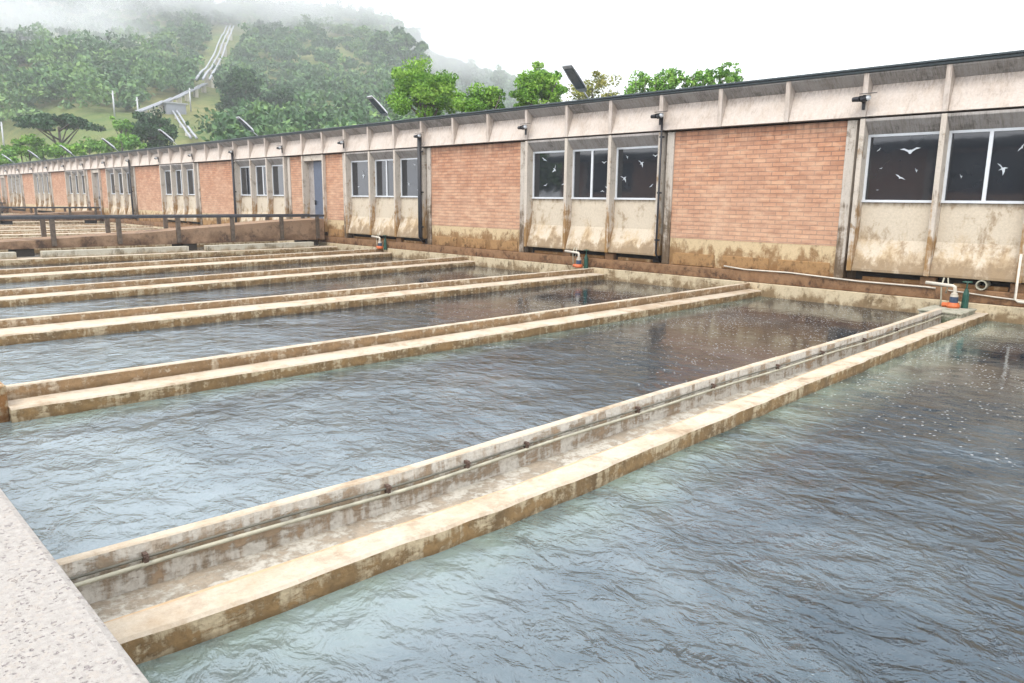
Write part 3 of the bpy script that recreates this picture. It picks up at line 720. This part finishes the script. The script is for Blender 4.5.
# ------------------------------------------------------------------ footbridges
def footbridge(xn, ztop, zb, zdeck, y0, y1, posts, label, width=1.3):
    r0 = empty('footbridge', (xn, y1, zb))
    T = lambda o: setattr(o, 'matrix_parent_inverse', Matrix.Translation(-r0.location))
    g = MB(); n = 24; yy = np.linspace(y0, y1, n); zz = np.interp(yy, [5.3, 9.4, 15.4, 17.6], zdeck)
    for i in range(n-1):
        a, b = yy[i], yy[i+1]; za, z2 = zz[i], zz[i+1]
        g.quad((xn, a, zb), (xn, b, zb), (xn, b, z2-.02), (xn, a, za-.02)); g.quad((xn, a, za-.02), (xn, b, z2-.02), (xn-width, b, z2), (xn-width, a, za))
        g.quad((xn-width, a, za), (xn-width, b, z2), (xn-width, b, zb), (xn-width, a, zb)); g.quad((xn, b, zb), (xn, a, zb), (xn-width, a, zb), (xn-width, b, zb))
    g.quad((xn, y1, zb), (xn-width, y1, zb), (xn-width, y1, zz[-1]), (xn, y1, zz[-1])); g.quad((xn-width, y0, zb), (xn, y0, zb), (xn, y0, zz[0]), (xn-width, y0, zz[0]))
    T(g.build('deck', mt['walk'], r0))
    for x, near in ((xn+.03, True), (xn-width+.04, False)):
        g = MB(); g.box(x-.06, x+.06, y0, y1-.02, ztop-.10, ztop); T(g.build('handrail', mt['rail'], r0, bevel=.01))
        for y in posts:
            zf = zb+.06 if near else float(np.interp(y, [5.3, 9.4, 15.4, 17.6], zdeck))-.02
            g = MB(); g.box(x-.055, x+.055, y-.075, y+.075, zf, ztop-.101); T(g.build('railing_post', mt['railpost'], r0, bevel=.006))
    for y in (6.0, 11.6, 17.0):
        g = MB(); g.box(xn-width+.1, xn-.05, y-.3, y+.25, zb-.26, zb-.002); T(g.build('bearing', mt['dark'], r0))
    return tag(r0, label, 'footbridge', 'concrete footbridges across the basins')
pst = [.4, 2.55, 4.70, 6.86, 9.0, 11.14, 13.31, 15.48, 17.2]
footbridge(-30.0, -.76, -1.87, [-1.60, -1.42, -1.03, -.95], .2, 17.55, pst, 'nearer stained concrete footbridge with dark railing leading to the grey door')
footbridge(-62.3, -.93, -1.9, [-1.70, -1.6, -1.3, -1.2], .2, 17.55, pst, 'farther small footbridge with dark railing at the far left of the pavilion')
footbridge(-94.6, -.95, -1.9, [-1.70, -1.6, -1.3, -1.2], .2, 17.55, pst, 'most distant footbridge, a dark sliver at the left edge of the photo')
# wall under the nearer bridge
rF = empty('bridge_wall', (-29.5, 9, -2.6))
def pF(y): return [(-30.2, -2.9), (-30.2, -2.16), (-29.25, -2.15), (-29.22, -2.17), (-29.2, -2.9)]
o = strip_wall('crest', np.linspace(.5, ys_end, 60), pF, ([mt['crest'], mt['splash']], [1, 0, 0, 1]), rF); o.matrix_parent_inverse = Matrix.Translation(-rF.location)
for a, b in ((.5, 5.6), (6.35, 11.3), (12.0, 16.7)):
    g = MB(); g.box(-29.75, -29.45, a, b, -2.149, -1.93); o = g.build('curb', mt['greybox'], rF, bevel=.015); o.matrix_parent_inverse = Matrix.Translation(-rF.location)
tag(rF, 'low wall with broken pale grey curb directly under the nearer footbridge', 'basin wall', 'dividing walls between the basins')

# parapet in the near corner
g = MB()
g.prismx(-11, 6, [(.455, -3.0), (.470, -1.075), (.462, -1.058), (.445, -1.05), (-.9, -1.05), (-.9, -3.0)])
o = g.build('parapet', mt['parapet']); tag(o, 'rough speckled concrete parapet cutting across the lower left corner', 'parapet')

# ------------------------------------------------------------------ foliage
def leaf_mat(name, dark, mid, light):
    t = NT(name); a = t.n('ShaderNodeAttribute'); a.attribute_name = 'tint'
    r = t.n('ShaderNodeValToRGB'); r.color_ramp.elements[0].color = (*dark, 1); r.color_ramp.elements[1].color = (*light, 1)
    e = r.color_ramp.elements.new(.5); e.color = (*mid, 1); t.l(a.outputs['Fac'], r.inputs[0])
    t.b.inputs['Transmission Weight'].default_value = 0
    return t.out(r.outputs[0], .6, .25)
leaf = {'forest': leaf_mat('forest leaves', (.022, .064, .022), (.062, .14, .046), (.17, .28, .075)),
        'bright': leaf_mat('bright leaves', (.06, .16, .014), (.15, .31, .03), (.29, .46, .07)),
        'green': leaf_mat('green leaves', (.05, .15, .02), (.14, .30, .045), (.26, .44, .08)),
        'yellow': leaf_mat('yellowish leaves', (.14, .17, .03), (.26, .27, .06), (.40, .36, .12)),
        'dark': leaf_mat('dark leaves', (.014, .042, .018), (.028, .075, .028), (.06, .13, .04)),
        'bark': plain('bark', (.10, .085, .07), .9, var=.4, sc=3)}
def leaves(centres, size, tint, flat=.0):
    """centres (n,3), size (n,), tint (n,) -> numpy vertices and tints of random leaf quads"""
    n = len(centres); a = RNG.normal(size=(n, 3)); a[:, 2] *= (1-flat); a /= np.linalg.norm(a, axis=1)[:, None]
    b = RNG.normal(size=(n, 3)); b -= (b*a).sum(1)[:, None]*a; b /= np.linalg.norm(b, axis=1)[:, None]
    c = np.cross(a, b); s = size[:, None]
    v = np.stack([centres-a*s, centres-b*s*.55+c*s*.1, centres+a*s, centres+b*s*.55-c*s*.1], 1)
    return v.reshape(-1, 3), np.repeat(tint, 4)
def mesh_quads(name, v, tint, m, parent=None):
    n = len(v)//4; me = bpy.data.meshes.new(name)
    me.vertices.add(len(v)); me.vertices.foreach_set('co', v.astype(np.float32).ravel())
    me.loops.add(len(v)); me.loops.foreach_set('vertex_index', np.arange(len(v), dtype=np.int32))
    me.polygons.add(n); me.polygons.foreach_set('loop_start', np.arange(0, len(v), 4, dtype=np.int32)); me.polygons.foreach_set('loop_total', np.full(n, 4, dtype=np.int32))
    me.update(calc_edges=True)
    at = me.attributes.new('tint', 'FLOAT', 'POINT'); at.data.foreach_set('value', tint.astype(np.float32))
    me.materials.append(m); o = bpy.data.objects.new(name, me); COL.objects.link(o)
    if parent: o.parent = parent
    return o
def crown_pts(rx, rz, nl, per, shape='round', lobe=.42):
    """leaf centres in lobes spread on an ellipsoid: gaps stay between lobes"""
    out = []; tn = []
    for i in range(nl):
        d = RNG.normal(size=3); d /= np.linalg.norm(d)
        if shape == 'round': d[2] = abs(d[2])*1.1-.35 if RNG.random() < .75 else d[2]
        rr = RNG.uniform(.35, .9)
        if shape == 'cone':
            h = RNG.random()**1.3; ang = RNG.uniform(0, 6.28); q = (1-h)*.95*RNG.uniform(.4, 1)
            c = np.array([math.cos(ang)*q*rx, math.sin(ang)*q*rx, (h*2-1)*rz])
        elif shape == 'flat':
            ang = RNG.uniform(0, 6.28); q = math.sqrt(RNG.random()); c = np.array([math.cos(ang)*q*rx, math.sin(ang)*q*rx, rz*(.5-.8*q*q)+RNG.uniform(-.2, .2)*rz])
        else: c = d*rr*np.array([rx, rx, rz])
        lr = lobe*rx*RNG.uniform(.55, 1.15)
        k = int(per*RNG.uniform(.6, 1.3)); p = RNG.normal(size=(k, 3)); p /= np.linalg.norm(p, axis=1)[:, None]
        p *= (RNG.random(k)**.4)[:, None]*lr*np.array([1, 1, .7 if shape != 'flat' else .35])
        out.append(c+p); tn.append(np.clip(RNG.uniform(.15, .85)+RNG.normal(size=k)*.16, 0, 1))
    return np.concatenate(out), np.concatenate(tn)
def tree(name, label, x, y, zb, rx, rz, zc, mat_, nl=40, per=220, ls=.13, shape='round', lobe=.42, trunk=.2, limbs=6, group=None, lean=(0, 0)):
    r0 = empty(name, (x, y, zb))
    p, t = crown_pts(rx, rz, nl, per, shape, lobe)
    p = p+np.array([lean[0], lean[1], zc-zb]); v, tt = leaves(p, ls*RNG.uniform(.6, 1.3, len(p)), t)
    mesh_quads('crown', v, tt, leaf[mat_], r0)
    g = MB(); top = zc-zb-rz*.2
    g.tube([(0, 0, 0), (lean[0]*.3, lean[1]*.3, top*.5), (lean[0]*.8, lean[1]*.8, top)], [trunk, trunk*.75, trunk*.5], 8)
    for i in range(limbs):
        a = 6.28*i/limbs+RNG.uniform(-.3, .3); h = top*RNG.uniform(.5, .95); q = RNG.uniform(.5, .85)*rx
        fr = h/top*.8
        g.tube([(lean[0]*fr, lean[1]*fr, h), (lean[0]+math.cos(a)*q*.5, lean[1]+math.sin(a)*q*.5, h+(zc-zb+rz*.1-h)*.55), (lean[0]+math.cos(a)*q, lean[1]+math.sin(a)*q, zc-zb+rz*RNG.uniform(.0, .35))], [trunk*.5, trunk*.3, trunk*.12], 6)
    g.build('trunk', leaf['bark'], r0, smooth=True)
    return tag(r0, label, 'tree', group)
def place(u, vtop, vbot, wpx, r):
    """crown centre and radii for a tree seen at column u between rows vtop..vbot, r metres away"""
    x, y = bearing(u, r); d = raydir(u, (vtop+vbot)/2); h = math.hypot(d.x, d.y); zc = d.z/h*r
    depth = r*h*d.normalized().dot(f_)/h if False else (Vector((x, y, zc))).dot(f_)
    return x, y, zc, wpx/741.87*depth/2, (vbot-vtop)/741.87*depth/2

G = 'bright trees just behind the pavilion roof'
def T(name, label, u, vt, vb, w_, r, mat_, **k):
    x, y, zc, rx, rz = place(u, vt, vb, w_, r); rz *= 1.12; zb = k.pop('zb', None)
    if zb is None: zb = float(terr(x, y))-.3
    return tree(name, label, x, y, zb, rx, rz, zc, mat_, **k)
T('leafy_tree', 'largest bright green tree rising behind the roof left of centre', 426, 58, 134, 88, 52, 'bright', nl=120, per=190, ls=.095, lobe=.22, trunk=.22, group=G)
T('leafy_tree', 'low green treetop just right of the largest bright tree', 482, 84, 128, 54, 50, 'bright', nl=34, per=260, ls=.10, lobe=.36, group=G)
T('leafy_tree', 'green treetop behind the roof, left of the nearest roof lamp', 537, 64, 128, 64, 50, 'bright', nl=90, per=150, ls=.095, lobe=.24, group=G)
T('leafy_tree', 'sparse yellowish tree behind the nearest roof lamp', 592, 68, 124, 66, 54, 'yellow', nl=34, per=110, ls=.09, lobe=.26, group=G)
T('leafy_tree', 'leftmost of the four small green treetops right of the nearest lamp', 640, 64, 118, 50, 48, 'green', nl=64, per=42, ls=.085, lobe=.20, limbs=9, trunk=.12, group=G)
T('leafy_tree', 'second of the four small green treetops right of the nearest lamp', 668, 61, 114, 44, 48, 'green', nl=64, per=42, ls=.085, lobe=.20, limbs=9, trunk=.12, group=G)
T('leafy_tree', 'third of the four small green treetops right of the nearest lamp', 696, 60, 112, 42, 48, 'green', nl=64, per=42, ls=.085, lobe=.20, limbs=9, trunk=.12, group=G)
T('leafy_tree', 'rightmost of the four small green treetops, ending against white sky', 722, 57, 108, 40, 48, 'green', nl=64, per=42, ls=.085, lobe=.20, limbs=9, trunk=.12, group=G)
tree('leafy_tree', 'unseen green tree added for the leftmost pane of the middle window bay to mirror', -50, -15, -3, 4.5, 4, 2.2, 'bright', nl=40, per=120, ls=.3)  # added out of view behind the camera, only for the panes to reflect
H = 'separate trees on the hillside'
T('leafy_tree', 'big dark rounded tree on the slope below the top of the penstock', 246, 68, 130, 52, 200, 'dark', nl=60, per=150, ls=.42, lobe=.34, trunk=.5, group=H)
T('leafy_tree', 'smaller dark tree to the right of the big rounded one on the slope', 285, 84, 128, 38, 210, 'dark', nl=36, per=130, ls=.42, lobe=.36, trunk=.4, group=H)
T('conifer_tree', 'dark bushy conifer between the two arms of the penstock', 155, 112, 152, 44, 130, 'dark', nl=60, per=150, ls=.24, shape='round', lobe=.34, trunk=.3, group=H)
T('umbrella_tree', 'dark flat topped umbrella tree with spreading branches at the left', 62, 112, 136, 78, 128, 'dark', nl=40, per=120, ls=.24, shape='flat', lobe=.26, trunk=.3, limbs=8, group=H)
T('leafy_tree', 'thin leaning tree between the umbrella tree and the conifer', 122, 116, 140, 26, 128, 'green', nl=16, per=90, ls=.2, lobe=.34, trunk=.18, group=H, lean=(1.2, 0))
for i, (u, vt, vb, w_, lab) in enumerate([(382, 26, 80, 26, 'left of the three tall misty trees on the near ridge'), (403, 20, 84, 28, 'tallest middle one of the three tall misty trees on the near ridge'),
                        (420, 28, 90, 22, 'right of the three tall misty trees on the near ridge'), (468, 60, 92, 22, 'faint misty tree group on the far ridge'), (497, 66, 92, 18, 'small faint misty tree farthest right on the far ridge')]):
    T('tall_tree', lab, u, vt, vb, w_, 430 if i < 3 else 620, 'forest', nl=34, per=80, ls=1.0, lobe=.46, trunk=.6, group=H)
shr = [(4,157,30),(22,150,34),(44,152,30),(66,149,34),(90,146,36),(112,143,32),(134,141,28),(30,140,30)]
for i, (u, v, w_) in enumerate(shr):
    x, y, zc, rx, rz = place(u, v-8, v+12, w_, 118+6*(i % 3))
    tree('shrub', '%s bright shrub from the left along the far roof line' % ordw[i].replace('nearest', 'first'), x, y, float(terr(x, y))-.3, rx, rz, zc, 'bright' if i % 2 else 'green', nl=26, per=70, ls=.2, lobe=.34, trunk=.1, limbs=4, group='shrubs along the far roof line')['category'] = 'shrub'

# forest on the hillside: one mass
def forest():
    protos = []
    for i in range(9):
        kind = ['round', 'round', 'round', 'cone', 'round', 'flat', 'round', 'round', 'round'][i]
        p, t = crown_pts(1, 1.0 if kind == 'round' else 1.1, 13, 17, kind, .48); protos.append((p, t))
    V = []; TT = []; cnt = 0; tries = 0
    px = []
    azs = RNG.uniform(44, 84, 110000); rr = 118*np.exp(RNG.uniform(0, 2.15, 110000))
    X = -np.sin(np.radians(azs))*rr; Y = np.cos(np.radians(azs))*rr; Z = terr(X, Y)
    ok = Y > 28; X, Y, Z, rr = X[ok], Y[ok], Z[ok], rr[ok]
    P3 = np.stack([X, Y, Z], 1); dp = P3 @ np.array(f_); U = 512+741.87*(P3 @ np.array(r_))/dp; Vv = 341.5+741.87*(P3 @ np.array(d_))/dp
    clear = np.zeros(len(X), bool)
    def strip(pts, wl, wr):
        vs = [q[1] for q in pts]; us = [q[0] for q in pts]
        uc = np.interp(Vv, vs, us); return (Vv > vs[0]-2) & (Vv < vs[-1]) & (U > uc-wl) & (U < uc+wr)
    clear |= strip([(229, 28), (207, 92), (202, 125)], 21, 20)
    clear |= (Vv > 100) & (U > 150) & (U < 232)
    clear |= (Vv > 92-(U-205)*.5) & (U > 110) & (U < 215) & (Vv > 205-.55*U)
    clear |= (Vv > 112) & (U > 40) & (U < 150)
    clear |= (Vv > 78) & (Vv < 118) & (U > 262) & (U < 285) & (U-262 > (Vv-100)*.5)
    clear |= (Vv > 138) & (U < 60)
    # thin by size so that trees keep about their own spacing
    gap = np.where(rr < 230, 4.6, np.where(rr < 420, 5.6, 7.6)); grid = {}
    keep = []
    for i in np.argsort(RNG.random(len(X))):
        if clear[i]: continue
        g_ = gap[i]; key = (int(X[i]//g_), int(Y[i]//g_))
        if key in grid: continue
        grid[key] = 1; keep.append(i)
    for i in keep:
        h = RNG.choice([3.2, 5.2, 7.0, 9.5], p=[.3, .3, .28, .12])*RNG.uniform(.8, 1.2)*(1+.25*(vnoise(X[i], Y[i], 45, 8)-.5)); w_ = h*RNG.uniform(.55, .85); p, t = protos[RNG.integers(9)]
        a = RNG.uniform(0, 6.28); c, s = math.cos(a), math.sin(a)
        q = np.stack([(p[:, 0]*c-p[:, 1]*s)*w_, (p[:, 0]*s+p[:, 1]*c)*w_, p[:, 2]*h*.55+h*.55], 1)+P3[i]
        tn = np.clip(t*.5+RNG.uniform(-.12, .5)+.35*(float(vnoise(X[i], Y[i], 90, 4))-.4), 0, 1)
        v, tt = leaves(q, np.full(len(q), .42+.0012*rr[i])*RNG.uniform(.6, 1.25, len(q)), tn)
        V.append(v); TT.append(tt)
    print('FOREST trees', len(keep), 'quads', sum(len(v) for v in V)//4)
    o = mesh_quads('forest', np.concatenate(V), np.concatenate(TT), leaf['forest']); tag(o, kind='stuff')
    o['label'] = 'misty dense green forest covering the hillside'; o['category'] = 'forest'
forest()

# ------------------------------------------------------------------ penstock and poles
def penstock(path, label, n=2, r=.8, sep=2.4, lift=1.6):
    pts = []
    for (u0, v0), (u1, v1) in zip(path[:-1], path[1:]):
        for t in np.linspace(0, 1, 9)[:-1 if (u1, v1) != path[-1] else None]:
            h = hit(u0+(u1-u0)*t, v0+(v1-v0)*t)
            if h is not None: pts.append(h+Vector((0, 0, lift)))
    root = empty('penstock', pts[0]); side = Vector((r_.x, r_.y, 0)).normalized()
    for k in range(n):
        g = MB(); off = side*(k-(n-1)/2)*sep; g.tube([q+off for q in pts], r, 8); o = g.build('pipe', mt['penstock'], root, smooth=True); o.matrix_parent_inverse = Matrix.Translation(-root.location)
    g = MB()
    for q in pts[1:-1:4]:
        g = MB(); g.box(q.x-sep*n*.45, q.x+sep*n*.45, q.y-.5, q.y+.5, q.z-lift-2, q.z-r*.5)
        o = g.build('support_block', mt['greybox'], root); o.matrix_parent_inverse = Matrix.Translation(-root.location)
    return tag(root, label, 'penstock', 'penstocks on the hillside')
penstock([(231, 36), (219, 68), (204, 99)], 'steep row of white pipes climbing the hill into the mist', n=3, r=.36, sep=2.0, lift=5.5)
penstock([(206, 92), (190, 101), (173, 109), (155, 116), (139, 123)], 'gently sloping white pipe below the bend of the steep one', n=2, r=.3, sep=.9, lift=2.4)
penstock([(172, 110), (182, 126), (194, 143)], 'short lower pipe running down to the pavilion roof right of the conifer', n=2, r=.24, sep=1.1, lift=.9)
def building_hut(u, v):
    h = hit(u, v); 
    g = MB(); x, y, z = h; g.box(x-1.8, x+1.8, y-2.5, y+2.5, z-3, z+2.2); root = g.build('valve_house', mt['penstock'])
    q = MB(); q.box(x-2.1, x+2.1, y-3, y+3, z+2.201, z+2.5); q.build('roof', mt['steel'], root)
    q = MB(); q.box(x-.4, x+.6, y-2.56, y-2.505, z-.5, z+1.6); q.build('door', mt['dark'], root)
    tag(root, 'small white valve house where the lower pipe branches off the penstock', 'hut')
building_hut(174, 114)
for u, v0, v1, lab in ((115, 97, 120, 'left of three pale utility poles on the grassy slope'), (139, 102, 124, 'middle of three pale utility poles, by the lower end of the penstock'), (191, 92, 112, 'right of three pale utility poles, beside the penstock bend'), (5, 130, 155, 'pale utility pole at the far left edge above the roof')):
    h = hit(u, v1)
    if h is None: continue
    k = h.length/741*(v1-v0)
    r0 = empty('utility_pole', h); g = MB(); g.tube([(0, 0, -.5), (0, 0, k)], [.22, .15], 8); g.build('pole', mt['steel'], r0, smooth=True)
    g = MB(); g.box(-.9, .9, -.06, .06, k-.8, k-.6); g.build('crossarm', mt['steel'], r0); tag(r0, lab, 'utility pole', 'utility poles on the slope')

# ------------------------------------------------------------------ haze
def haze():
    g = MB(); g.box(-1600, 300, -60, 1600, -4.4, 420)
    m = bpy.data.materials.new('haze'); m.use_nodes = True; t = m.node_tree; t.nodes.clear()
    v = t.nodes.new('ShaderNodeVolumePrincipled'); v.inputs['Color'].default_value = (.93, .96, 1, 1); v.inputs['Density'].default_value = .0006; v.inputs['Anisotropy'].default_value = .2
    o = t.nodes.new('ShaderNodeOutputMaterial'); t.links.new(v.outputs[0], o.inputs['Volume'])
    ob = g.build('haze', m); tag(ob, kind='stuff')
haze()

def mist(u, v, r, sx, sy, sz, dens, seed):  # low cloud wisps on the hilltops, built as mist volumes
    d = raydir(u, v); h = math.hypot(d.x, d.y); c = Vector((d.x/h*r, d.y/h*r, d.z/h*r))
    bm = bmesh.new(); bmesh.ops.create_icosphere(bm, subdivisions=3, radius=1)
    me = bpy.data.meshes.new('mist'); bm.to_mesh(me); bm.free()
    o = bpy.data.objects.new('mist', me); COL.objects.link(o); o.location = c; o.scale = (sx, sy, sz)
    o.rotation_euler = (0, 0, math.atan2(r_.y, r_.x))
    m = bpy.data.materials.new('mist'); m.use_nodes = True; t = m.node_tree; t.nodes.clear(); N = t.nodes.new; K = t.links.new
    tc = N('ShaderNodeTexCoord'); ln = N('ShaderNodeVectorMath'); ln.operation = 'LENGTH'; K(tc.outputs['Object'], ln.inputs[0])
    ge = N('ShaderNodeNewGeometry'); nz = N('ShaderNodeTexNoise'); nz.inputs['Scale'].default_value = .022; nz.inputs['Detail'].default_value = 5; nz.inputs['Roughness'].default_value = .6
    mp = N('ShaderNodeMapping'); mp.inputs['Location'].default_value = (seed*50, 0, 0); K(ge.outputs['Position'], mp.inputs[0]); K(mp.outputs[0], nz.inputs['Vector'])
    fall = N('ShaderNodeMapRange'); fall.inputs[1].default_value = 1; fall.inputs[2].default_value = .15; K(ln.outputs['Value'], fall.inputs[0])
    ad = N('ShaderNodeMath'); ad.operation = 'MULTIPLY_ADD'; ad.inputs[1].default_value = .35; K(fall.outputs[0], ad.inputs[0]); K(nz.outputs[0], ad.inputs[2])
    mr = N('ShaderNodeMapRange'); mr.inputs[1].default_value = .55; mr.inputs[2].default_value = .85; K(ad.outputs[0], mr.inputs[0])
    mu = N('ShaderNodeMath'); mu.operation = 'MULTIPLY'; K(mr.outputs[0], mu.inputs[0]); K(fall.outputs[0], mu.inputs[1])
    m2 = N('ShaderNodeMath'); m2.operation = 'MULTIPLY'; m2.inputs[1].default_value = dens; K(mu.outputs[0], m2.inputs[0])
    vo = N('ShaderNodeVolumePrincipled'); vo.inputs['Color'].default_value = (.97, .98, 1, 1); K(m2.outputs[0], vo.inputs['Density'])
    ou = N('ShaderNodeOutputMaterial'); K(vo.outputs[0], ou.inputs['Volume']); me.materials.append(m)
    tag(o, kind='stuff')
mist(45, 22, 420, 60, 60, 26, .030, 1)
mist(190, -12, 560, 150, 90, 42, .030, 2)
mist(350, 0, 520, 110, 80, 26, .028, 3)
mist(470, 50, 560, 90, 80, 34, .022, 4)
